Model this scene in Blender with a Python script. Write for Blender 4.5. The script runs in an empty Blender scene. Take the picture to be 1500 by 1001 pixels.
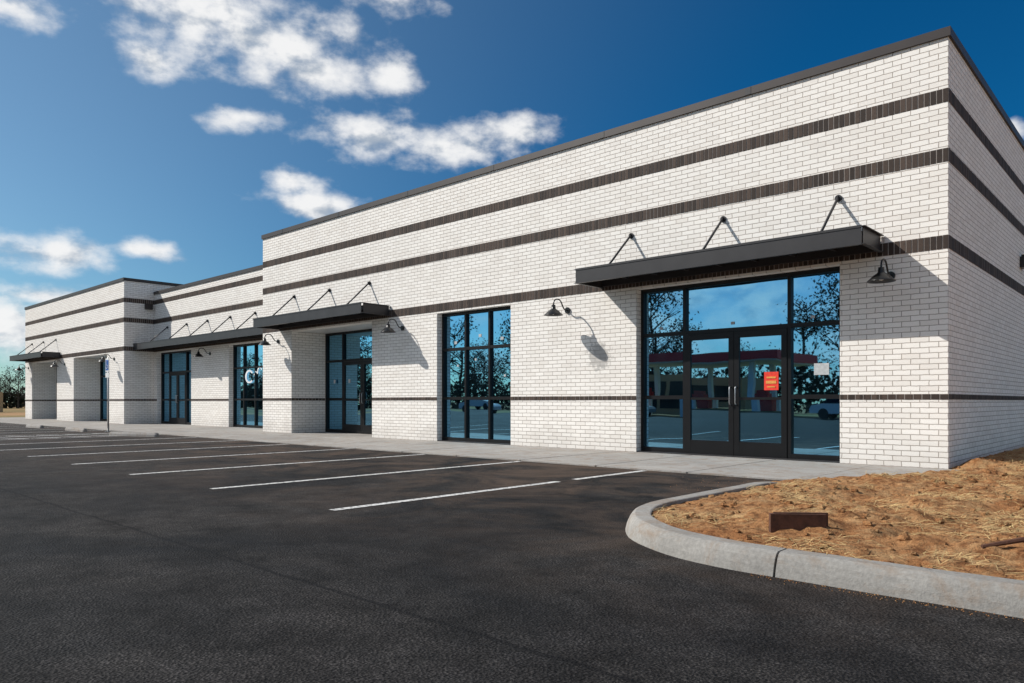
import bpy, math, random
from mathutils import Vector, noise
random.seed(7)
scene=bpy.context.scene
D=bpy.data

# ---------------------------------------------------------------- helpers
def link(o,parent=None):
    scene.collection.objects.link(o)
    if parent: o.parent=parent
    return o
def empty(name):
    e=D.objects.new(name,None); e.empty_display_size=.2
    return link(e)
def mesh(name,verts,faces,mat,parent=None,smooth=False):
    m=D.meshes.new(name); m.from_pydata(verts,[],faces); m.update()
    o=D.objects.new(name,m)
    if mat:
        for mm in (mat if isinstance(mat,list) else [mat]): m.materials.append(mm)
    if smooth:
        for p in m.polygons: p.use_smooth=True
    return link(o,parent)
BF=[(0,3,2,1),(4,5,6,7),(0,1,5,4),(1,2,6,5),(2,3,7,6),(3,0,4,7)]
class Acc:
    def __init__(s): s.v=[];s.f=[]
    def box(s,x0,x1,y0,y1,z0,z1):
        n=len(s.v)
        s.v+=[(x0,y0,z0),(x1,y0,z0),(x1,y1,z0),(x0,y1,z0),(x0,y0,z1),(x1,y0,z1),(x1,y1,z1),(x0,y1,z1)]
        s.f+=[tuple(n+i for i in f) for f in BF]; return s
    def quad(s,*p):
        n=len(s.v); s.v+=[tuple(q) for q in p]; s.f.append(tuple(range(n,n+len(p)))); return s
    def tube(s,pts,r,seg=10,cap=True):
        pts=[Vector(p) for p in pts]; rs=r if isinstance(r,(list,tuple)) else [r]*len(pts)
        n0=len(s.v); up=None
        for i,p in enumerate(pts):
            t=(pts[min(i+1,len(pts)-1)]-pts[max(i-1,0)]).normalized()
            if up is None:
                a=Vector((0,0,1)) if abs(t.z)<.9 else Vector((1,0,0)); u=t.cross(a).normalized()
            else:
                u=(up-t*up.dot(t)).normalized()
            up=u; w=t.cross(u)
            for k in range(seg):
                a=2*math.pi*k/seg
                s.v.append(tuple(p+(u*math.cos(a)+w*math.sin(a))*rs[i]))
        for i in range(len(pts)-1):
            for k in range(seg):
                a=n0+i*seg+k;b=n0+i*seg+(k+1)%seg
                s.f.append((a,b,b+seg,a+seg))
        if cap:
            s.f.append(tuple(n0+k for k in range(seg))[::-1]); s.f.append(tuple(n0+(len(pts)-1)*seg+k for k in range(seg)))
        return s
    def lathe(s,c,prof,seg=24):
        n0=len(s.v)
        for r,z in prof:
            for k in range(seg):
                a=2*math.pi*k/seg; s.v.append((c[0]+r*math.cos(a),c[1]+r*math.sin(a),c[2]+z))
        for i in range(len(prof)-1):
            for k in range(seg):
                a=n0+i*seg+k;b=n0+i*seg+(k+1)%seg
                s.f.append((a,b,b+seg,a+seg))
        return s
    def make(s,name,mat,parent=None,smooth=False): return mesh(name,s.v,s.f,mat,parent,smooth)

# ---------------------------------------------------------------- materials
class NT:
    def __init__(s,name):
        s.m=D.materials.new(name); s.m.use_nodes=True; s.t=s.m.node_tree; s.n=s.t.nodes; s.b=s.n['Principled BSDF']
    def new(s,t,**k):
        n=s.n.new(t)
        for a,v in k.items(): setattr(n,a,v)
        return n
    def l(s,a,b): s.t.links.new(a,b)
    def obj(s): return s.new('ShaderNodeTexCoord').outputs['Object']
    def noise(s,vec,scale,detail=3,rough=.5,dist=0):
        n=s.new('ShaderNodeTexNoise'); n.inputs['Scale'].default_value=scale; n.inputs['Detail'].default_value=detail
        n.inputs['Roughness'].default_value=rough; n.inputs['Distortion'].default_value=dist
        if vec: s.l(vec,n.inputs['Vector'])
        return n.outputs['Fac']
    def ramp(s,fac,stops):
        r=s.new('ShaderNodeValToRGB'); e=r.color_ramp.elements
        while len(e)<len(stops): e.new(.5)
        for i,(p,c) in enumerate(stops):
            e[i].position=p; e[i].color=(c,c,c,1) if isinstance(c,(int,float)) else (*c,1)
        s.l(fac,r.inputs[0]); return r.outputs[0]
    def math(s,op,a,b=None,c=None):
        n=s.new('ShaderNodeMath',operation=op)
        for i,x in enumerate([a,b,c]):
            if x is None: continue
            if isinstance(x,(int,float)): n.inputs[i].default_value=x
            else: s.l(x,n.inputs[i])
        return n.outputs[0]
    def mix(s,fac,a,b,bt='MIX'):
        n=s.new('ShaderNodeMix',data_type='RGBA',blend_type=bt)
        for i,x in ((0,fac),(6,a),(7,b)):
            if isinstance(x,(int,float)): n.inputs[i].default_value=x if i==0 else (x,x,x,1)
            elif isinstance(x,tuple): n.inputs[i].default_value=(*x,1)
            else: s.l(x,n.inputs[i])
        return n.outputs[2]
    def bump(s,h,strength=.5,dist=.01,prev=None):
        n=s.new('ShaderNodeBump'); n.inputs['Strength'].default_value=strength; n.inputs['Distance'].default_value=dist
        s.l(h,n.inputs['Height'])
        if prev: s.l(prev,n.inputs['Normal'])
        return n.outputs[0]
    def fin(s,col=None,rough=.8,normal=None,metal=0,spec=None):
        b=s.b
        if col is not None:
            if isinstance(col,tuple): b.inputs['Base Color'].default_value=(*col,1)
            else: s.l(col,b.inputs['Base Color'])
        if isinstance(rough,(int,float)): b.inputs['Roughness'].default_value=rough
        else: s.l(rough,b.inputs['Roughness'])
        b.inputs['Metallic'].default_value=metal
        if spec is not None: b.inputs['Specular IOR Level'].default_value=spec
        if normal: s.l(normal,b.inputs['Normal'])
        return s.m

def hz(t):
    o=t.obj(); sp=t.new('ShaderNodeSeparateXYZ'); t.l(o,sp.inputs[0])
    g=t.new('ShaderNodeNewGeometry'); sn=t.new('ShaderNodeSeparateXYZ'); t.l(g.outputs['True Normal'],sn.inputs[0])
    isx=t.math('GREATER_THAN',t.math('ABSOLUTE',sn.outputs[0]),.6)
    h=t.math('ADD',t.math('MULTIPLY',isx,t.math('ADD',sp.outputs[1],.12)),t.math('MULTIPLY',t.math('SUBTRACT',1,isx),sp.outputs[0]))
    return o,sp,h

def mat_white_brick():
    t=NT('white_painted_brick'); o,sp,h=hz(t)
    cv=t.new('ShaderNodeCombineXYZ'); t.l(h,cv.inputs[0]); t.l(sp.outputs[2],cv.inputs[1])
    nz=t.new('ShaderNodeTexNoise'); nz.inputs['Scale'].default_value=14; nz.inputs['Detail'].default_value=1; t.l(o,nz.inputs['Vector'])
    v1=t.new('ShaderNodeVectorMath',operation='SUBTRACT'); t.l(nz.outputs['Color'],v1.inputs[0]); v1.inputs[1].default_value=(.5,.5,.5)
    v2=t.new('ShaderNodeVectorMath',operation='MULTIPLY_ADD'); t.l(v1.outputs[0],v2.inputs[0]); v2.inputs[1].default_value=(.016,.012,0); t.l(cv.outputs[0],v2.inputs[2])
    b=t.new('ShaderNodeTexBrick'); t.l(v2.outputs[0],b.inputs['Vector'])
    b.inputs['Scale'].default_value=1; b.inputs['Brick Width'].default_value=.245; b.inputs['Row Height'].default_value=.08
    b.inputs['Mortar Size'].default_value=.0055; b.inputs['Mortar Smooth'].default_value=.3; b.inputs['Bias'].default_value=-.3
    b.inputs['Color1'].default_value=(.97,.93,.875,1); b.inputs['Color2'].default_value=(.85,.80,.74,1); b.inputs['Mortar'].default_value=(.40,.345,.30,1)
    big=t.noise(o,1.1,3,.6); fine=t.noise(o,70,2,.6)
    c=t.mix(1,b.outputs['Color'],t.ramp(big,[(.3,.95),(.7,1)]),'MULTIPLY')
    c=t.mix(1,c,t.ramp(fine,[(.3,.91),(.6,1)]),'MULTIPLY')
    chip=t.ramp(t.noise(o,24,4,.7),[(.66,0),(.72,1)])
    c=t.mix(t.math('MULTIPLY',chip,.4),c,(.40,.33,.28))
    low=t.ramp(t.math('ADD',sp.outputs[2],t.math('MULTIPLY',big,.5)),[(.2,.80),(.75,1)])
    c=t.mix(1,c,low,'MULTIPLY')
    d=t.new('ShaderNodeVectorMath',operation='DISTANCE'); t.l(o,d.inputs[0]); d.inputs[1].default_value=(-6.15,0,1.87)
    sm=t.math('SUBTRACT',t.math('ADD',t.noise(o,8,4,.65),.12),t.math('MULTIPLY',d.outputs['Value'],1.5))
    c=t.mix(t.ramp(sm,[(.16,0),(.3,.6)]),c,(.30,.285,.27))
    hgt=t.math('ADD',t.math('SUBTRACT',1,b.outputs['Fac']),t.math('MULTIPLY',fine,.25))
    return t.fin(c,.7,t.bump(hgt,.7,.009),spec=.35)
def mat_dark_brick():
    t=NT('dark_brown_brick'); o,sp,h=hz(t)
    wn=t.new('ShaderNodeTexWhiteNoise',noise_dimensions='1D'); t.l(t.math('FLOOR',t.math('DIVIDE',h,.08)),wn.inputs['W'])
    c=t.mix(wn.outputs[0],(.038,.027,.022),(.10,.070,.055))
    c=t.mix(1,c,t.ramp(t.noise(o,60,3,.6),[(.3,.7),(.7,1.1)]),'MULTIPLY')
    return t.fin(c,.75,None,spec=.3)
def simple(name,col,rough=.6,metal=0,ns=20,var=.2,bump=0,bs=80,spec=None):
    t=NT(name); o=t.obj()
    c=t.mix(1,col,t.ramp(t.noise(o,ns,3,.6),[(.3,1-var),(.7,1+var*.3)]),'MULTIPLY')
    return t.fin(c,rough,t.bump(t.noise(o,bs,3,.6),bump,.01) if bump else None,metal,spec)
def mat_glass():
    t=NT('window_glass'); o=t.obj()
    nrm=t.bump(t.noise(o,1.1,1,.4),.10,.02)
    g=t.new('ShaderNodeBsdfGlossy'); g.inputs['Color'].default_value=(.27,.64,.92,1); g.inputs['Roughness'].default_value=.012
    t.l(nrm,g.inputs['Normal'])
    d=t.new('ShaderNodeBsdfDiffuse'); t.l(t.mix(t.ramp(t.noise(o,1.3,3,.5),[(.4,0),(.65,1)]),(.002,.006,.009),(.010,.022,.03)),d.inputs['Color'])
    mx=t.new('ShaderNodeMixShader'); mx.inputs[0].default_value=.75
    t.l(d.outputs[0],mx.inputs[1]); t.l(g.outputs[0],mx.inputs[2])
    t.l(mx.outputs[0],t.n['Material Output'].inputs['Surface']); return t.m
def mat_asphalt():
    t=NT('asphalt'); o=t.obj(); sp=t.new('ShaderNodeSeparateXYZ'); t.l(o,sp.inputs[0])
    big=t.noise(o,.30,5,.66,.8); mid=t.noise(o,2.6,5,.7); fine=t.noise(o,85,2,.7)
    c=t.mix(t.ramp(big,[(.38,0),(.62,1)]),(.0060,.0060,.0066),(.023,.021,.020))
    c=t.mix(1,c,t.ramp(mid,[(.32,.5),(.68,1.6)]),'MULTIPLY')
    c=t.mix(1,c,t.ramp(fine,[(.3,.35),(.5,1),(.70,3.2)]),'MULTIPLY')
    dust=t.ramp(t.noise(o,.75,7,.72,1.0),[(.42,0),(.64,.85)])
    near=t.ramp(t.math('MULTIPLY_ADD',sp.outputs[1],.16,1.6),[(.1,.0),(.75,1)])
    c=t.mix(t.math('MULTIPLY',dust,near),c,(.095,.066,.049))
    # older, greyer paving toward the far end of the lot
    worn=t.ramp(t.math('MULTIPLY_ADD',sp.outputs[0],-.04,-.25),[(.0,0),(.9,.5)])
    c=t.mix(worn,c,(.060,.056,.053))
    scuff=t.ramp(t.noise(o,1.7,7,.78,.4),[(.57,0),(.70,.5)])
    c=t.mix(scuff,c,(.042,.039,.037))
    sd=t.math('ABSOLUTE',t.math('ADD',t.math('ADD',sp.outputs[1],9.75),t.math('MULTIPLY',mid,.10)))
    c=t.mix(t.ramp(sd,[(.010,.6),(.022,0)]),c,(.003,.003,.004))
    gr=t.new('ShaderNodeTexVoronoi'); gr.inputs['Scale'].default_value=75; t.l(o,gr.inputs['Vector'])
    n=t.bump(gr.outputs['Distance'],.9,.008); n=t.bump(mid,.4,.02,n)
    return t.fin(c,t.ramp(big,[(.3,.74),(.7,.95)]),n,spec=.13)
def mat_concrete(name,col):
    t=NT(name); o=t.obj()
    c=t.mix(t.ramp(t.noise(o,.8,4,.65,.5),[(.3,0),(.7,1)]),tuple(x*.72 for x in col),col)
    c=t.mix(1,c,t.ramp(t.noise(o,45,3,.6),[(.3,.78),(.7,1.08)]),'MULTIPLY')
    st=t.ramp(t.noise(o,3.2,6,.74,1),[(.48,0),(.66,.62)])
    c=t.mix(st,c,(.23,.165,.115))
    return t.fin(c,.88,t.bump(t.noise(o,110,3,.6),.5,.006),spec=.25)
def mat_paint_line():
    t=NT('road_paint'); o=t.obj()
    c=t.mix(t.ramp(t.noise(o,30,5,.75),[(.39,0),(.51,1)]),(.05,.047,.043),(.66,.65,.63))
    return t.fin(c,.7)
def mat_dirt():
    t=NT('bare_dirt'); o=t.obj()
    a=t.noise(o,1.6,4,.65,.5); b=t.noise(o,12,6,.72)
    c=t.mix(t.ramp(a,[(.3,0),(.7,1)]),(.40,.175,.07),(.56,.30,.135))
    c=t.mix(t.ramp(b,[(.38,.8),(.54,0)]),c,(.13,.05,.022))
    c=t.mix(t.ramp(t.noise(o,4,6,.74),[(.48,0),(.66,.7)]),c,(.60,.39,.20))
    n=t.bump(b,1,.07); n=t.bump(t.noise(o,65,3,.7),.9,.014,n)
    return t.fin(c,.95,n,spec=.1)
def mat_ground():
    t=NT('ground_earth'); o=t.obj()
    a=t.noise(o,.05,4,.65,.5)
    c=t.mix(t.ramp(a,[(.4,0),(.6,1)]),(.40,.24,.12),(.20,.17,.075))
    c=t.mix(1,c,t.ramp(t.noise(o,1.5,4,.7),[(.3,.7),(.7,1.1)]),'MULTIPLY')
    return t.fin(c,.95,spec=.1)

M=dict(brick=mat_white_brick(),dark=mat_dark_brick(),mortar=simple('grey_mortar',(.44,.39,.35),.9),
 steel=simple('painted_dark_steel',(.034,.032,.034),.45,0,3,.25,spec=.45),
 frame=simple('black_anodised_frame',(.007,.007,.008),.4,0,4,.2,spec=.3),
 coping=simple('bronze_coping',(.042,.033,.031),.5,.2,2,.2),
 glass=mat_glass(),asphalt=mat_asphalt(),side=mat_concrete('sidewalk_concrete',(.41,.39,.365)),
 kerb=mat_concrete('kerb_concrete',(.36,.345,.32)),line=mat_paint_line(),dirt=mat_dirt(),ground=mat_ground(),
 roof=simple('roof_membrane',(.35,.35,.34),.8),black=simple('black_lamp_enamel',(.012,.012,.012),.3),
 shade_in=simple('white_enamel',(.7,.7,.68),.4),metal=simple('galvanised_steel',(.42,.43,.44),.4,.8),
 paper=simple('paper',(.5,.52,.53),.8),red=simple('red_notice',(.85,.045,.02),.7),
 bark=simple('bark',(.05,.04,.032),.9,0,5,.4),leaf=simple('foliage',(.036,.038,.020),.9,0,2,.5),
 straw=simple('straw',(.62,.43,.19),.8,0,9,.6),wood=simple('rusty_brown_board',(.12,.05,.028),.8,0,14,.5,.5,40),
 tan=simple('tan_masonry',(.42,.30,.17),.85),blue=simple('sign_blue',(.02,.12,.45),.4),
 white=simple('white_enamel_paint',(.78,.78,.76),.5,0,3,.08),redp=simple('red_fascia_paint',(.62,.03,.025),.4),
 rubber=simple('tyre_rubber',(.02,.02,.02),.8),carsil=simple('silver_car_paint',(.45,.46,.48),.3,.5),carwh=simple('white_car_paint',(.7,.7,.7),.3))
tl=NT('lit_white_lettering'); tl.b.inputs['Emission Color'].default_value=(1,1,1,1); tl.b.inputs['Emission Strength'].default_value=.6
M['lit']=tl.fin((.8,.8,.8),.5)

# ---------------------------------------------------------------- building
H=6.34
bld=empty('brick_retail_building')
W=Acc()
HEAD=3.13
def front_wall(x0,x1,y,ht,ops,th=.3):
    x=x0
    for a,b in sorted(ops):
        W.box(x,a,y,y+th,-.12,ht); W.box(a,b,y,y+th,HEAD,ht); x=b
    W.box(x,x1,y,y+th,-.12,ht)
A=(-5.27,-1.50);B=(-11.02,-8.56);C=(-17.73,-13.65)
E1=(-31.06,-27.62);E2=(-24.36,-20.96)
F1=(-37.96,-33.39);F2=(-45.0,-40.6)
HC=H-.13
front_wall(-19.17,0,0,HC,[A,B,C])
MH=5.72
front_wall(-31.37,-19.47,1.26,MH,[E1,E2])
front_wall(-46.3,-31.67,0,HC,[F1,F2])
W.box(-.3,0,.3,22,-.12,HC)
W.box(-19.47,-19.17,0,22,-.12,HC)
W.box(-31.67,-31.37,0,22,-.12,HC)
W.box(-46.3,-46.0,.3,22,-.12,HC)
W.box(-46.0,-.3,22,22.3,-.12,5.5)
for a,b in (C,F1,F2):
    W.box(a-.3,a,.3,1.5,-.12,HEAD+.3); W.box(b,b+.3,.3,1.5,-.12,HEAD+.3)
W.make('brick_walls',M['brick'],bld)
S=Acc()
for a,b in (C,F1,F2): S.box(a,b,.3,1.5,HEAD+.002,HEAD+.3)
S.make('recess_soffits',M['shade_in'],bld)
R=Acc(); R.box(-19.17,-.3,.3,22,5.5,5.7); R.box(-31.37,-19.47,1.56,22,5.2,5.4); R.box(-46,-31.67,.3,22,5.5,5.7)
R.make('roof_deck',M['roof'],bld)
K=Acc(); p=.035
def coping(x0,x1,y0,y1,z): K.box(x0,x1,y0,y1,z,z+.13)
coping(-19.47-p,0+p,-p,.34,HC); coping(-.34,p,.34,22.3,HC); coping(-19.47-p,-19.13,.34,22.3,HC)
coping(-31.37+p,-19.47-p-.002,1.26-p,1.6,MH)
coping(-46.3-p,-31.37+p,-p,.34,HC); coping(-31.71,-31.37+p,.34,22.3,HC); coping(-46.3-p,-45.96,.34,22.3,HC)
K.make('roof_coping',M['coping'],bld)
KJ=Acc(); x=-3.0
while x>-19: KJ.box(x-.05,x+.05,-p-.004,-p,HC+.004,HC+.126); x-=3.05
x=-33.5
while x>-46: KJ.box(x-.05,x+.05,-p-.004,-p,HC+.004,HC+.126); x-=3.05
KJ.make('coping_joints',M['steel'],bld)
BK=Acc(); MO=Acc()
def band_x(x0,x1,y,zc,h,w=.08):
    MO.box(x0,x1,y-.003,y,zc-h/2,zc+h/2)
    n=int((x1-x0)/w); w2=(x1-x0)/n
    for i in range(n):
        j=random.uniform(-.0015,.0015); e=random.uniform(-.002,.002)
        BK.box(x0+i*w2+.007,x0+(i+1)*w2-.007,y-.009+j,y,zc-h/2+.006+e,zc+h/2-.006+e)
def band_y(y0,y1,x,zc,h,w=.08):
    MO.box(x,x+.003,y0,y1,zc-h/2,zc+h/2)
    n=int((y1-y0)/w); w2=(y1-y0)/n
    for i in range(n):
        j=random.uniform(-.0015,.0015); e=random.uniform(-.002,.002)
        BK.box(x,x+.009+j,y0+i*w2+.007,y0+(i+1)*w2-.007,zc-h/2+.006+e,zc+h/2-.006+e)
for zc in (5.38,4.52,3.27):
    band_x(-19.47,0.008,0,zc,.20); band_y(0,18,0,zc,.20)
    band_x(-46.3,-31.362,0,zc,.20); band_y(0,1.255,-31.37,zc,.20)
    band_x(-31.36,-19.475,1.26,zc,.20)
LZ=1.04
def low(x0,x1,y): band_x(x0,x1,y,LZ,.085,.11)
low(-1.5,.008,0);low(-8.56,-5.27,0);low(-13.65,-11.02,0);low(-19.47,-17.72,0)
band_y(0,18,0,LZ,.085,.11)
low(-31.36,-31.06,1.26);low(-27.62,-24.36,1.26)
low(-33.39,-31.362,0);low(-40.6,-37.95,0);low(-46.3,-44.99,0); band_y(0,1.255,-31.37,LZ,.085,.11)
for a in (-17.73,-37.96,-45.0): band_y(0,1.19,a,LZ,.085,.11)
MO.make('band_mortar',M['mortar'],bld); BK.make('dark_brick_bands',M['dark'],bld)

# storefront glazing
FR=Acc(); GL=Acc(); HD=Acc(); PP=Acc(); RD=Acc()
def pane(x0,x1,y,z0,z1):
    a=random.uniform(-.002,.002)*(x1-x0); b=random.uniform(-.0025,.0025)*(z1-z0)
    GL.quad((x0,y-a+b,z0),(x1,y+a+b,z0),(x1,y+a-b,z1),(x0,y-a-b,z1))
def glazing(x0,x1,y,xs,zs,doors=None,z0=.0,z1=HEAD):
    m=.03; cols=[x0+.03]+list(xs)+[x1-.03]
    for c in cols: FR.box(c-m,c+m,y,y+.12,z0,z1)
    for i in range(len(cols)-1):
        a,b=cols[i]+m,cols[i+1]-m
        isd= doors is not None and i in doors
        rails=[z1-.035]+([2.24] if isd else [z0+.05]+list(zs))
        for z in sorted(rails): 
            hh=.035 if z>z0+.1 else .05
            FR.box(a,b,y+.003,y+.117,z-hh,z+hh)
        rs=sorted(rails)
        for j in range(len(rs)-1): pane(a-.01,b+.01,y+.06,rs[j]+.02,rs[j+1]-.02)
        if isd:
            c=(a+b)/2
            for s,(u,v) in enumerate(((a+.006,c-.004),(c+.004,b-.006))):
                FR.box(u,u+.095,y-.012,y+.04,.012,2.20); FR.box(v-.095,v,y-.012,y+.04,.012,2.20)
                FR.box(u+.095,v-.095,y-.010,y+.038,.012,.27); FR.box(u+.095,v-.095,y-.010,y+.038,2.09,2.20)
                FR.box(u+.095,v-.095,y-.006,y+.034,1.0,1.045)
                pane(u+.09,v-.09,y+.015,.26,1.01); pane(u+.09,v-.09,y+.015,1.04,2.1)
                hx=(v-.05) if s==0 else (u+.05)
                HD.tube([(hx,y-.012,.92),(hx,y-.06,.92),(hx,y-.07,.95),(hx,y-.07,1.2),(hx,y-.06,1.23),(hx,y-.012,1.23)],.011,8)
glazing(A[0],A[1],.16,[-4.33,-2.37],[1.05,2.24],[1])
glazing(B[0],B[1],.16,[B[0]+.83,B[1]-.83],[1.05,2.24],z0=.0)
glazing(C[0],C[1],1.2,[C[0]+.95,C[1]-1.05],[1.05,2.24],[1])
glazing(E1[0],E1[1],1.44,[-30.2,-28.5],[1.05,2.24],[1]); glazing(E2[0],E2[1],1.44,[-23.55,-22.7,-21.8],[1.05,2.24])
glazing(F1[0],F1[1],1.2,[-37.0,-35.0,-34.2],[1.05,2.24],[1]); glazing(F2[0],F2[1],1.2,[-44.1,-42.2,-41.4],[1.05,2.24],[1])
FR.make('storefront_frames',M['frame'],bld); GL.make('window_glass',M['glass'],bld); HD.make('door_handles',M['metal'],bld,True)
def lab(acc,x,z,w,h,y): acc.box(x-w/2,x+w/2,y-.004,y,z-h/2,z+h/2)
lab(RD,-2.68,1.32,.25,.31,.17)
PP2=Acc(); lab(PP2,-2.68,1.38,.16,.03,.164); lab(PP2,-2.68,1.30,.18,.05,.164); lab(PP2,-2.68,1.22,.14,.02,.164); PP2.make('notice_print',simple('notice_print_yellow',(.8,.35,.08),.8),bld)
for x in (B[0]+.42,B[0]+1.22,B[1]-.4):
    lab(PP,x+random.uniform(-.1,.1),2.38+random.uniform(-.05,.3),.09,.07,.215)
    lab(PP,x+random.uniform(-.1,.1),1.95+random.uniform(-.5,.1),.06,.05,.215)
for x in (-4.85,-3.4,-2.0): lab(PP,x,2.36,.07,.05,.215)
lab(PP,-1.86,1.50,.24,.19,.215)
for x in (C[0]+.5,C[0]+1.3): lab(PP,x,1.6,.10,.12,1.212)
RD.make('red_notice',M['red'],bld); PP.make('paper_notices',M['paper'],bld)
DC=Acc(); 
DC.tube([(-23.15+.26*math.cos(t),1.46,1.9+.22*math.sin(t)) for t in [.7+i*.28 for i in range(18)]],.03,6)
DC.tube([(-22.8,1.46,1.95),(-22.65,1.46,2.08),(-22.55,1.46,2.0),(-22.5,1.46,2.17),(-22.35,1.46,2.25),(-22.25,1.46,2.14)],.018,6)
DC.make('window_lettering',M['lit'],bld)
SI=Acc(); 
for a,b in (A,B): SI.box(a,b,.02,.159,-.05,.018)
SI.make('thresholds',M['steel'],bld)

# canopies
CN=Acc(); CR=Acc(); PL=Acc()
def canopy(x0,x1,yw,anch,zb=3.22,zt=3.49,pr=.9):
    yf=yw-pr
    CN.box(x0,x1,yf,yf+.012,zb,zt)
    CN.box(x0,x1,yf+.012,yf+.07,zt-.012,zt); CN.box(x0,x1,yf+.012,yf+.07,zb,zb+.012)
    CN.box(x0-.004,x1+.004,yf-.008,yf,zt-.03,zt+.006); CN.box(x0-.004,x1+.004,yf-.008,yf,zb-.004,zb+.022)
    for xx,d in ((x0,-1),(x1-.012,1)):
        CN.box(xx,xx+.012,yf+.072,yw-.012,zb+.002,zt-.002)
        e=xx if d<0 else xx+.012
        CN.box(min(e,e+d*.05),max(e,e+d*.05),yf+.0,yw-.012,zt-.014,zt-.004); CN.box(min(e,e+d*.05),max(e,e+d*.05),yf+.0,yw-.012,zb+.004,zb+.014)
    CN.box(x0+.014,x1-.014,yf+.074,yw-.014,zt-.10,zt-.07)
    CN.box(x0+.014,x1-.014,yw-.07,yw-.012,zb+.03,zt-.104)
    n=int((x1-x0)/.6)
    for i in range(1,n):
        x=x0+(x1-x0)*i/n
        CN.box(x-.02,x+.02,yf+.076,yw-.074,zt-.16,zt-.102)
    for a in anch:
        CR.tube([(a,yw-.03,4.17),(a,yf+.14,zt+.01)],.021,8)
        PL.tube([(a,yw-.001,4.17),(a,yw-.02,4.17)],.055,14)
        PL.box(a-.012,a+.012,yw-.07,yw-.018,4.13,4.20)
        PL.box(a-.03,a+.03,yf+.08,yf+.19,zt-.07,zt+.02)
canopy(-6.04,-.9,0,[-1.52,-3.47,-5.38])
canopy(-18.4,-12.9,0,[-13.75,-15.65,-17.55])
canopy(-31.3,-19.53,1.255,[-20.4,-22.3,-24.2,-26.1,-28.0,-29.9])
canopy(-45.7,-39.95,0,[-40.7,-42.8,-44.9])
CN.make('steel_canopies',M['steel'],bld); CR.make('canopy_hanger_rods',M['steel'],bld,True); PL.make('hanger_plates',M['steel'],bld)
X=Acc(); X.box(-31.368,-31.22,.85,1.15,5.05,5.28); X.make('leader_head',M['coping'],bld)

# wall lamps
def wall_lamp(x,y,z):
    e=empty('wall_lamp')
    a=Acc(); a.tube([(x,y-.001,z),(x,y-.03,z)],.065,20)
    a.make('wall_plate',M['black'],e,False)
    pts=[]
    def bz(P,s): 
        return tuple(sum(c*q[k] for c,q in zip(((1-s)**3,3*s*(1-s)**2,3*s*s*(1-s),s**3),P)) for k in (0,1))
    for s in [i/10 for i in range(11)]: pts.append(bz([(-.02,0),(-.22,-.02),(-.16,.2),(-.33,.2)],s))
    for s in [i/8 for i in range(1,9)]: pts.append(bz([(-.33,.2),(-.43,.2),(-.47,.15),(-.47,.05)],s))
    a=Acc(); a.tube([(x,y+p[0],z+p[1]) for p in pts],.014,10); a.make('gooseneck_arm',M['black'],e,True)
    c=(x,y-.47,z-.12)
    a=Acc(); a.lathe(c,[(.001,.19),(.04,.188),(.045,.12),(.06,.10),(.11,.07),(.155,.02),(.19,-.01),(.195,-.02),(.19,-.02),(.15,.012),(.10,.06),(.05,.085),(.001,.09)],28)
    a.make('lamp_shade',M['black'],e,True)
    a=Acc(); a.lathe(c,[(.001,-.005),(.03,.005),(.04,.03),(.03,.07),(.02,.085)],16); a.make('bulb',M['shade_in'],e,True)
for x,y in ((-.76,0),(-6.94,0),(-12.34,0),(-18.5,0),(-25.9,1.26),(-32.5,0),(-39.3,0),(-45.65,0)): wall_lamp(x,y,2.86)
wl=empty('flood_lamp'); a=Acc(); a.box(0.001,.14,6.0,6.28,3.70,3.92); a.box(.03,.2,5.97,6.31,3.922,3.95); a.make('housing',M['black'],wl)

# ---------------------------------------------------------------- ground, pavement
mesh('ground',[(-900,-900,-.06),(900,-900,-.06),(900,1200,-.06),(-900,1200,-.06)],[(0,1,2,3)],M['ground'])
mesh('asphalt_parking_lot',[(-52,-34,-.02),(45,-34,-.02),(45,-2.6,-.02),(-52,-2.6,-.02)],[(0,1,2,3)],M['asphalt'])
SW=Acc(); 
x=-.98
def prism(poly,z0,z1):
    n=len(SW.v);k=len(poly)
    SW.v+= [(a,b,z0) for a,b in poly]+[(a,b,z1) for a,b in poly]
    SW.f.append(tuple(n+k+i for i in range(k)))
    for i in range(k): SW.f.append((n+i,n+(i+1)%k,n+k+(i+1)%k,n+k+i))
prism([(-1.0,-2.95),(-.82,-2.95),(.35,-1.3),(.35,.2),(-1.0,.2)],-.1,0)
while x>-50:
    x1=x-1.55
    for (ya,yb) in ((-2.92,-1.42),(-1.412,1.5)):
        prism([(x1+.004,ya),(x-.028,ya),(x-.028,yb),(x1+.004,yb)],-.1,random.uniform(-.001,.001))
    x=x1
SW.box(-50,.3,-2.9,1.5,-.1,-.012)
SW.make('sidewalk',M['side'])
# kerb
kb=Acc(); R0=1.6; XL=-.92; YB=-7.95
path=[]
y=-3.02
while y>YB+R0:
    path.append((XL,y,-1,0)); y-=.15
for i in range(0,21):
    a=math.pi+ (math.pi/2)*i/20
    path.append((XL+R0+R0*math.cos(a),YB+R0+R0*math.sin(a),math.cos(a),math.sin(a)))
x=XL+R0+.14
while x<30: path.append((x,YB,0,-1)); x+=.14 if x<4 else 1.0
prof=[(0,-.06),(0,0.0),(.012,.05),(.03,.095),(.05,.122),(.075,.135),(.19,.135),(.2,.13),(.2,-.05)]
def hs(x,y):
    t=max(0,min(1,(-3.0-y)/1.6)); return .12+.88*t*t*(3-2*t)
joints=set()
for (jx,jy) in ((XL,-4.9),(.84,YB),(3.6,YB),(6.6,YB),(9.6,YB)):
    joints.add(min(range(len(path)),key=lambda i:(path[i][0]-jx)**2+(path[i][1]-jy)**2))
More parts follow.
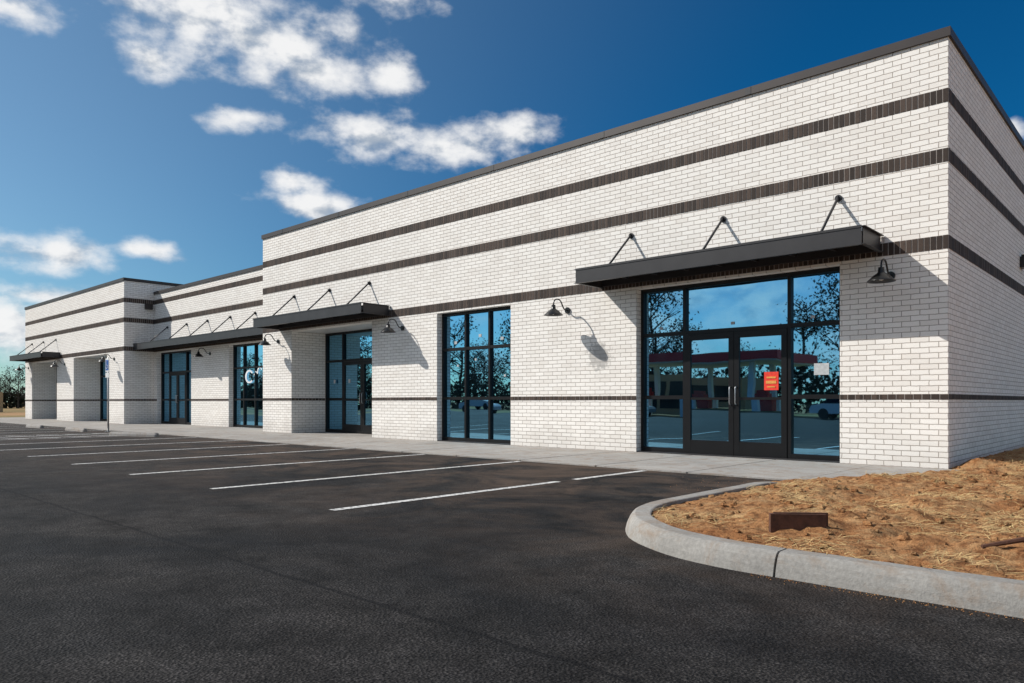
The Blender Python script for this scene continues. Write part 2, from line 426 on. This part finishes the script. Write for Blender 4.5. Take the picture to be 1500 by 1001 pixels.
def flush(seg):
    n0=len(kb.v);k=len(prof)
    for (x,y,nx,ny) in seg:
        s=hs(x,y)
        for (o,z) in prof:
            w=noise.noise(Vector((x*3,y*3,o*8)))*.007+noise.noise(Vector((x*14,y*14,o*20+z*30)))*.004
            kb.v.append((x-nx*(o+w),y-ny*(o+w),-.02+z*s+w*.6))
    for i in range(len(seg)-1):
        for j in range(k-1):
            a=n0+i*k+j; kb.f.append((a,a+1,a+k+1,a+k))
    kb.f.append(tuple(n0+j for j in range(k))); kb.f.append(tuple(n0+(len(seg)-1)*k+j for j in range(k))[::-1])
cur=[]
for i,pnt in enumerate(path):
    cur.append(pnt)
    if i in joints or i==len(path)-1:
        flush(cur); 
        if i<len(path)-1:
            q=path[i+1]; d=Vector((q[0]-pnt[0],q[1]-pnt[1])).normalized()*.014
            cur=[(pnt[0]+d.x,pnt[1]+d.y,pnt[2],pnt[3])]
kerb=kb.make('kerb',M['kerb'])

# dirt bed
def sd_island(x,y):
    qx=XL-x+R0; qy=YB-y+R0
    return math.hypot(max(qx,0),max(qy,0))+min(max(qx,qy),0)-R0
def slab_s(x,y): return max((x-.35)*.816+(y+1.3)*-.578, x-.35)
def dirt_h(x,y):
    si=-sd_island(x,y)
    s=slab_s(x,y) if y<0.0 else x+.15
    n1=noise.fractal(Vector((x*.9,y*.9,3)),1,2,4); n2=noise.fractal(Vector((x*4.5,y*4.5,9)),1,2,5); n3=noise.noise(Vector((x*17,y*17,1)))
    r=max(0,min(1,(s+.02)/.55)); r=r*r*(3-2*r)
    r2=max(0,min(1,(si-.15)/.7)); k=min(r,r2)
    return -.03 + r*.115 + (n1*.07+.025)*k + n2*.042*(.3+.7*k) + n3*.012
V=[];F=[];st=.035; nx=int((4.2+1.2)/st); ny=int((8.0+7.5)/st)
for j in range(ny+1):
    for i in range(nx+1):
        x=-1.2+i*st; y=-8.0+j*st; V.append((x,y,dirt_h(x,y)))
for j in range(ny):
    for i in range(nx):
        x=-1.2+(i+.5)*st; y=-8.0+(j+.5)*st
        if sd_island(x,y)>-.09: continue
        if y>0.05 and x<-.1: continue
        if y<0 and slab_s(x,y)<-.3: continue
        a=j*(nx+1)+i; F.append((a,a+1,a+nx+2,a+nx+1))
mesh('dirt_bed',V,F,M['dirt'],None,True)
def sheet(name,x0,x1,y0,y1,st,f,mat):
    V=[];F=[];nx=int((x1-x0)/st);ny=int((y1-y0)/st)
    for j in range(ny+1):
        for i in range(nx+1):
            x=x0+i*st;y=y0+j*st;V.append((x,y,f(x,y)))
    for j in range(ny):
        for i in range(nx):
            a=j*(nx+1)+i;F.append((a,a+1,a+nx+2,a+nx+1))
    return mesh(name,V,F,mat,None,True)
sheet('bare_earth',4.1,30,-7.8,40,.3,lambda x,y:.05+.05*noise.fractal(Vector((x,y,0)),1,2,3),M['dirt'])
sheet('bare_earth',-.1,4.2,7.4,40,.25,lambda x,y:.05+.05*noise.fractal(Vector((x,y,0)),1,2,3),M['dirt'])
CL=Acc()
for i in range(2600):
    x=random.uniform(-.85,3.6); y=random.uniform(-7.7,6)
    if sd_island(x,y)>-.26: continue
    if y<0 and slab_s(x,y)<.08: continue
    if y>=0 and x<.05: continue
    r=random.choice([.005,.008,.01,.012,.018,.018,.028,.04]); z=dirt_h(x,y)+r*.15; n=len(CL.v)
    for ph in (-1,0,1):
        for k in range(6):
            a=k*1.047+random.uniform(-.3,.3); rr=r*(1 if ph==0 else .6)*random.uniform(.65,1.25)
            CL.v.append((x+rr*math.cos(a),y+rr*math.sin(a),z+ph*r*.55*random.uniform(.7,1.1)))
    for l in range(2):
        for k in range(6): CL.f.append((n+l*6+k,n+l*6+(k+1)%6,n+l*6+6+(k+1)%6,n+l*6+6+k))
    CL.f.append(tuple(n+12+k for k in range(6)))
CL.make('dirt_clods',M['dirt'])
SM=Acc(); cnt=0
while cnt<19000:
    x=random.uniform(-.9,3.6); y=random.uniform(-7.75,6.5)
    cnt+=.25
    if sd_island(x,y)>-.17: continue
    if y<0 and slab_s(x,y)<.03: continue
    if y>=0 and x<.03: continue
    d=noise.noise(Vector((x*1.5,y*1.5,7)))+.8*noise.noise(Vector((x*5,y*5,2)))
    pr=-.08+1.4*d+.20*x+(.1 if y>-6.3 else 0)
    if random.random()>pr: continue
    cnt+=.75
    L=random.uniform(.04,.15); a=random.gauss(.5,1.1); 
    dx,dy=math.cos(a)*L,math.sin(a)*L; w=random.uniform(.0012,.0026)
    nx_,ny_=-math.sin(a)*w,math.cos(a)*w
    z0=dirt_h(x,y)+.006+random.uniform(0,.018); z1=max(dirt_h(x+dx,y+dy)+.004,z0+L*random.uniform(-.2,.3))
    mx,my,mz=x+dx*.5,y+dy*.5,(z0+z1)/2+random.uniform(0,.014)
    SM.quad((x-nx_,y-ny_,z0),(x+nx_,y+ny_,z0+.001),(mx+nx_,my+ny_,mz+.001),(mx-nx_,my-ny_,mz))
    SM.quad((mx-nx_,my-ny_,mz),(mx+nx_,my+ny_,mz+.001),(x+dx+nx_,y+dy+ny_,z1+.001),(x+dx-nx_,y+dy-ny_,z1))
SM.make('straw_mulch',M['straw'])
CR2=Acc()
for i in range(450):
    if random.random()<.6: x=random.uniform(.7,3); y=YB-abs(random.gauss(0,.04))-.008
    else:
        x=-.96-abs(random.gauss(0,.5)); y=random.uniform(-4.6,-3)
    r=random.uniform(.002,.006); n=len(CR2.v)
    for k in range(4):
        a=k*1.57+random.random(); CR2.v.append((x+r*math.cos(a),y+r*math.sin(a),-.0195))
    CR2.v.append((x,y,-.02+r)); 
    for k in range(4): CR2.f.append((n+k,n+(k+1)%4,n+4))
CR2.make('soil_crumbs',M['dirt'])
bd=empty('brown_board'); a=Acc()
def rbox(acc,c,hx,hy,z0,z1,ang):
    ca,sa=math.cos(ang),math.sin(ang); n=len(acc.v)
    for z in (z0,z1):
        for sx,sy in ((-1,-1),(1,-1),(1,1),(-1,1)):
            acc.v.append((c[0]+ca*sx*hx-sa*sy*hy,c[1]+sa*sx*hx+ca*sy*hy,z))
    acc.f+=[tuple(n+i for i in f) for f in BF]
zz=dirt_h(.63,-7.11)
rbox(a,(.63,-7.11),.18,.022,zz-.04,zz+.10,math.radians(38)); rbox(a,(.64,-7.085),.176,.012,zz-.04,zz+.107,math.radians(38)); a.make('board_planks',M['wood'],bd)
bd2=empty('brown_stick'); a=Acc(); zz=dirt_h(1.75,-7.0); a.tube([(1.68,-7.1,zz+.01),(1.85,-6.95,zz+.05),(2.0,-6.85,zz+.02)],[.012,.016,.008],7); a.make('stick',M['wood'],bd2)

# parking stripes
PS=Acc(); i=0
x=-3.18
while x>-46:
    w=.05
    n=16
    yy=[-8.2+(5.2)*k/n for k in range(n+1)]
    for k in range(n):
        if i==0 and k==n-6: continue
        PS.quad((x-w,yy[k],-.0155),(x+w,yy[k],-.0155),(x+w,yy[k+1],-.0155),(x-w,yy[k+1],-.0155))
    x-=2.40; i+=1
for k in range(7):
    y0=-7.8+k*.75
    PS.quad((-22.3,y0,-.015),(-22.3,y0-.12,-.015),(-20.1,y0+.6,-.015),(-20.1,y0+.72,-.015))
PS.make('parking_lines',M['line'])
def wheel_stop(x,y,ang=0):
    prof=[(-.075,-.02),(-.07,.04),(-.04,.10),(.04,.10),(.07,.04),(.075,-.02)]
    v=[];f=[]; ca,sa=math.cos(ang),math.sin(ang)
    for xx,s in ((-.92,.8),(-.88,1),(.88,1),(.92,.8)):
        for (o,z) in prof: v.append((x+ca*xx-sa*o*s,y+sa*xx+ca*o*s,z*s if z>0 else z))
    for i in range(3):
        for j in range(5): a=i*6+j; f.append((a,a+6,a+7,a+1))
    f.append((0,1,2,3,4,5)); f.append((23,22,21,20,19,18))
    mesh('wheel_stop',v,f,M['side'])
wheel_stop(-19.6,-3.9,.35); wheel_stop(-24.9,-3.8); wheel_stop(-29.6,-3.8)
sg=empty('accessible_parking_sign'); a=Acc(); sx,sy=-23.7,-3.2
a.tube([(sx,sy,-.05),(sx,sy,2.42)],.028,10); a.make('post',M['metal'],sg,True)
a=Acc(); a.box(sx-.155,sx+.155,sy-.036,sy-.032,1.95,2.40); a.box(sx-.155,sx+.155,sy-.036,sy-.032,1.76,1.92); a.make('sign_plate',M['white'],sg)
a=Acc(); a.box(sx-.125,sx+.125,sy-.041,sy-.037,2.0,2.34); a.make('blue_field',M['blue'],sg)
a=Acc(); a.tube([(sx-.02,sy-.045,2.30),(sx-.02,sy-.045,2.27)],.022,8); a.tube([(sx-.01,sy-.045,2.25),(sx,sy-.045,2.17),(sx+.05,sy-.045,2.16),(sx+.08,sy-.045,2.07)],.01,6)
a.tube([(sx-.01+.062*math.cos(t),sy-.045,2.12+.062*math.sin(t)) for t in [2+i*.3 for i in range(14)]],.008,6); a.make('wheelchair_symbol',M['white'],sg)
a=Acc(); a.tube([(sx,sy,-.02),(sx,sy,.0)],.1,16); a.make('base_plate',M['metal'],sg)
en=empty('dumpster_enclosure'); a=Acc()
a.box(-84,-82.4,5.0,5.2,-.06,1.9); a.box(-82.6,-82.4,5.2,7,-.06,1.9); a.box(-84,-83.8,5.2,7,-.06,1.9); a.make('walls',M['tan'],en)
a=Acc(); a.box(-84.05,-82.35,4.95,5.25,1.9,1.98); a.make('cap',M['side'],en)

# ---------------------------------------------------------------- trees
def tree_mass(name,places,dens=420,ls=1.0,under=None):
    T=Acc();Lf=Acc()
    def leafq(x,y,z,s):
        d1=Vector((random.gauss(0,1),random.gauss(0,1),random.gauss(0,1))).normalized()*s
        d2=d1.cross(Vector((random.gauss(0,1),random.gauss(0,1),random.gauss(0,1)))).normalized()*s*.6
        p0=Vector((x,y,z)); Lf.quad(p0-d1,p0+d2,p0+d1,p0-d2)
    for (px,py,h) in places:
        tr=h*.018
        lean=random.uniform(-.03,.03)*h
        pts=[(px+lean*s*s,py,h*.85*s-.1) for s in (0,.25,.5,.75,1)]
        T.tube(pts,[tr,tr*.8,tr*.6,tr*.35,tr*.1],6)
        tips=[]
        for b in range(20):
            z=h*random.uniform(.15,.80); a=random.uniform(0,6.28); L=h*random.uniform(.18,.36)*(1.15-z/h)
            s=(px,py,z); m=(px+math.cos(a)*L*.5,py+math.sin(a)*L*.5,z+L*.4); e=(px+math.cos(a)*L,py+math.sin(a)*L,z+L*random.uniform(.6,1.1))
            T.tube([s,m,e],[tr*.35,tr*.22,tr*.06],5,False); tips+= [m,e,e]
            for q in range(4):
                aa=a+random.uniform(-1.2,1.2); l2=L*random.uniform(.3,.65)
                e2=(m[0]+math.cos(aa)*l2,m[1]+math.sin(aa)*l2,m[2]+l2*random.uniform(.3,1)); T.tube([m,e2],[tr*.14,tr*.04],4,False); tips.append(e2)
        for k in range(dens):
            c=random.choice(tips); g=h*.045
            leafq(c[0]+random.gauss(0,g),c[1]+random.gauss(0,g),max(.3,c[2]+random.gauss(0,g)),random.uniform(.006,.014)*h*ls)
    if under:
        for k in range(under[0]):
            t=random.random(); x0,y0,x1,y1=under[1]
            x=x0+(x1-x0)*t+random.gauss(0,1.2); y=y0+(y1-y0)*t+random.gauss(0,1.2)
            hh=under[2]*(.65+.7*noise.noise(Vector((x*.13,y*.13,4)))+.3*noise.noise(Vector((x*.5,y*.5,1))))
            leafq(x,y,max(.05,hh*random.random()**.8),random.uniform(.15,.38))
    e=empty(name); T.make('trunks_and_limbs',M['bark'],e); Lf.make('foliage_clumps',M['leaf'],e)
pl=[(x+random.uniform(-2,2),-66+random.uniform(-4,4),random.choice([9,12,15,18])*random.uniform(.9,1.15)) for x in range(-150,30,5)]
tree_mass('distant_tree_row',pl,1500,1.05,(30000,(-150,-62,30,-62),5.6))
pl=[(-130+random.uniform(-8,8),y+random.uniform(-2,2),random.uniform(5,8)) for y in range(5,110,2)]
pl+=[(-140+random.uniform(-6,6),y+random.uniform(-2,2),random.uniform(10,15)) for y in range(-70,-12,4)]
tree_mass('distant_tree_row',pl,700,1.4,(34000,(-132,-75,-132,110),5.0))

# fuel station opposite (seen mirrored in the glass)
gs=empty('fuel_station'); a=Acc(); a.box(-38,-20,-50,-42,4.2,4.9); a.make('canopy_fascia',M['redp'],gs)
a=Acc(); a.box(-37.8,-20.2,-49.8,-42.2,4.1,4.198)
for x in (-35,-29,-23):
    for y in (-48,-44): a.box(x-.2,x+.2,y-.2,y+.2,-.06,4.098)
a.make('columns_and_soffit',M['white'],gs)
a=Acc(); a.box(-44,-28,-59,-53,-.06,3.4); a.make('shop_walls',M['tan'],gs)
a=Acc()
for x in (-35,-29,-23):
    a.box(x-.5,x+.5,-46.4,-45.6,-.04,1.7); a.box(x-.35,x+.35,-46.3,-45.7,1.7,2.0)
a.make('fuel_pumps',M['redp'],gs)
a=Acc(); 
for k in range(5): a.box(-42+k*2.7,-39.8+k*2.7,-52.99,-52.95,.5,2.7)
a.make('shop_windows',M['frame'],gs)
def car(x,y,mat):
    e=empty('parked_car')
    def loft(prof,hw,top,mt,nm):
        a=Acc(); n=len(prof); secs=[(-hw,.90),(-hw*.96,1),(hw*.96,1),(hw,.90)]
        for (w_,s) in secs:
            for (px,pz) in prof:
                a.v.append((x+px*(.97+.03*s),y+w_*(1 if pz<top else .84),-.04+.3+(pz-.3)*(.97+.03*s)))
        for i in range(3):
            for j in range(n): a.f.append((i*n+j,i*n+(j+1)%n,(i+1)*n+(j+1)%n,(i+1)*n+j))
        a.f.append(tuple(range(n))); a.f.append(tuple(3*n+j for j in range(n))[::-1]); a.make(nm,mt,e)
    loft([(-2.2,.35),(-2.25,.6),(-2.15,.85),(-1.5,.95),(1.0,.93),(2.0,.78),(2.25,.6),(2.2,.32)],.9,2,mat,'body')
    loft([(-1.55,.94),(-1.1,1.38),(-.6,1.45),(.3,1.42),(1.05,.92)],.8,1.0,M['frame'],'cabin_glass')
    a=Acc(); a.box(x-1.0,x+.3,y-.62,y+.62,1.37,1.43); a.make('roof_panel',mat,e)
    a=Acc()
    for wx in (-1.4,1.4):
        for wy in (-.82,.82): a.tube([(x+wx,y+wy-.1,.28),(x+wx,y+wy+.1,.28)],.32,20)
    a.make('wheels',M['rubber'],e)
car(-14,-37.9,M['carwh']); car(-31,-38.2,M['carsil']); car(-48,-37.9,M['carwh'])
mesh('street',[(-900,-41,-.045),(900,-41,-.045),(900,-35,-.045),(-900,-35,-.045)],[(0,1,2,3)],M['asphalt'])

# ---------------------------------------------------------------- sky
w=D.worlds.new('World'); scene.world=w; w.use_nodes=True; nt=w.node_tree; N=nt.nodes
try:
    w.cycles.sampling_method='MANUAL'; w.cycles.sample_map_resolution=256
except Exception as ex: print(ex)
for n in list(N): N.remove(n)
def nw(t,**k):
    n=N.new(t)
    for a,v in k.items(): setattr(n,a,v)
    return n
Lk=nt.links.new
def wm(op,a,b=None,c=None):
    n=nw('ShaderNodeMath',operation=op)
    for i,x in enumerate([a,b,c]):
        if x is None: continue
        if isinstance(x,(int,float)): n.inputs[i].default_value=x
        else: Lk(x,n.inputs[i])
    return n.outputs[0]
def wr(f,a,b,c,d):
    n=nw('ShaderNodeMapRange'); n.interpolation_type='SMOOTHSTEP'; Lk(f,n.inputs[0])
    for i,v in enumerate((a,b,c,d)): n.inputs[i+1].default_value=v
    return n.outputs[0]
def wnoise(vec,sc,det,ro):
    n=nw('ShaderNodeTexNoise'); n.inputs['Scale'].default_value=sc; n.inputs['Detail'].default_value=det; n.inputs['Roughness'].default_value=ro
    Lk(vec,n.inputs['Vector']); return n
def wv(op,a,b,c=None):
    n=nw('ShaderNodeVectorMath',operation=op)
    for i,x in enumerate([a,b,c]):
        if x is None: continue
        if isinstance(x,tuple): n.inputs[i].default_value=x
        else: Lk(x,n.inputs[i])
    return n
SUN=Vector((-1.43,-1,1.43)).normalized()
el=math.asin(SUN.z); rot=math.atan2(SUN.x,SUN.y)%(2*math.pi)
out=nw('ShaderNodeOutputWorld')
sky=nw('ShaderNodeTexSky',sky_type='NISHITA'); sky.sun_disc=False; sky.sun_elevation=el; sky.sun_rotation=rot
sky.air_density=1.0; sky.dust_density=.3; sky.ozone_density=3.0; sky.altitude=300
tc=nw('ShaderNodeTexCoord'); G=tc.outputs['Generated']; sp=nw('ShaderNodeSeparateXYZ'); Lk(G,sp.inputs[0])
sd=wv('DOT_PRODUCT',G,tuple(SUN)).outputs['Value']
hz_=wr(sp.outputs[2],.0,.26,1,0)
f=wm('MAXIMUM',wr(sd,.05,.85,0,1),wm('MULTIPLY',hz_,.55))
tcol=nw('ShaderNodeMix',data_type='RGBA'); Lk(f,tcol.inputs[0]); tcol.inputs[6].default_value=(.03,.46,.74,1); tcol.inputs[7].default_value=(.84,1.0,.97,1)
tint=nw('ShaderNodeMix',data_type='RGBA',blend_type='MULTIPLY'); tint.inputs[0].default_value=1
Lk(sky.outputs[0],tint.inputs[6]); Lk(tcol.outputs[2],tint.inputs[7])
bg=nw('ShaderNodeBackground'); bg.inputs[1].default_value=.098; Lk(tint.outputs[2],bg.inputs[0])
BL=[(155.5,25.8,5.8,2.6),(151,24.8,6.6,2.2),(147.5,23.4,4.6,1.5),(142.3,23.8,2.3,1.3),(158.5,22.7,2.4,1.1),(143,28.8,4.3,1.1),(153,20.0,2.2,.8),
(142.9,19.6,5.0,1.5),(137.5,19.2,5.4,1.5),(132.4,20.3,3.2,1.0),(149,15.9,2.0,.9),(147.8,14.5,3.2,1.0),(164.8,9.8,4.0,1.2),
(159.3,10.4,1.8,.7),(166.8,23.9,2.4,.9),(167.2,4.9,2.6,2.0),(165,7,3,.7),(98.2,16.9,1,.6)]
az=wm('MULTIPLY',wm('ARCTAN2',sp.outputs[1],sp.outputs[0]),57.2958)
ele=wm('MULTIPLY',wm('ARCSINE',sp.outputs[2]),57.2958)
cb=nw('ShaderNodeCombineXYZ'); Lk(az,cb.inputs[0]); Lk(ele,cb.inputs[1]); P=cb.outputs[0]
dn_=wnoise(P,.25,2,.5)
a2=wv('MULTIPLY_ADD',wv('SUBTRACT',dn_.outputs['Color'],(.5,.5,.5)).outputs[0],(3.2,1.5,0),P).outputs[0]
best=None
for (z_,e_,rx,ry) in BL:
    m=wv('MULTIPLY_ADD',a2,(1/rx,1/ry,0),(-z_/rx,-e_/ry,0)).outputs[0]
    ln=wv('LENGTH',m,None).outputs['Value']
    best=ln if best is None else wm('SMOOTH_MIN',best,ln,.25)
dn=wm('SUBTRACT',1.08,best)
gen=wnoise(P,.075,2,.5)
away=wm('MINIMUM',wm('MULTIPLY',wm('SUBTRACT',wm('ABSOLUTE',wm('SUBTRACT',az,132)),55),.05),1)
gd=wm('ADD',wm('MULTIPLY',wm('SUBTRACT',gen.outputs['Fac'],.48),5),wm('SUBTRACT',away,1))
dn=wm('MAXIMUM',wm('MAXIMUM',dn,gd),-1.5)
st_=wv('MULTIPLY',P,(.75,1.2,1)).outputs[0]
f1=wnoise(st_,.42,8,.56).outputs['Fac']
f2=wnoise(wv('ADD',st_,(.6,1.2,0)).outputs[0],.42,4,.5).outputs['Fac']
den=wm('ADD',dn,wm('MULTIPLY',wm('SUBTRACT',f1,.52),2.8))
alpha=wr(den,-.40,1.0,0,.97)
alpha=wm('MULTIPLY',alpha,wr(sp.outputs[2],0,.03,0,1))
lit=wr(wm('ADD',wm('MULTIPLY',wm('SUBTRACT',f1,f2),2.6),wm('MULTIPLY',den,-.10)),-.65,.12,0,1)
cc=nw('ShaderNodeMix',data_type='RGBA'); Lk(lit,cc.inputs[0]); cc.inputs[6].default_value=(.42,.48,.56,1); cc.inputs[7].default_value=(.92,.92,.92,1)
bg2=nw('ShaderNodeBackground'); Lk(cc.outputs[2],bg2.inputs[0]); bg2.inputs[1].default_value=1
mx=nw('ShaderNodeMixShader'); Lk(alpha,mx.inputs[0]); Lk(bg.outputs[0],mx.inputs[1]); Lk(bg2.outputs[0],mx.inputs[2]); Lk(mx.outputs[0],out.inputs[0])

sl=D.lights.new('sun','SUN'); sl.energy=5; sl.angle=math.radians(.5); sl.color=(1,.955,.885)
so=link(D.objects.new('sun',sl)); so.rotation_euler=(-SUN).to_track_quat('-Z','Y').to_euler(); so.location=(-20,-20,30)

# ---------------------------------------------------------------- camera
cd=D.cameras.new('camera'); co=link(D.objects.new('camera',cd)); scene.camera=co
cd.sensor_width=36; cd.lens=25.85; cd.clip_end=3000; cd.shift_y=88/1500
co.location=(2.555,-12.0,.97)
co.rotation_euler=(math.radians(90),0,math.atan2(.6782,.7349))
scene.view_settings.view_transform='Standard'; scene.view_settings.look='None'; scene.view_settings.exposure=0; scene.view_settings.gamma=1
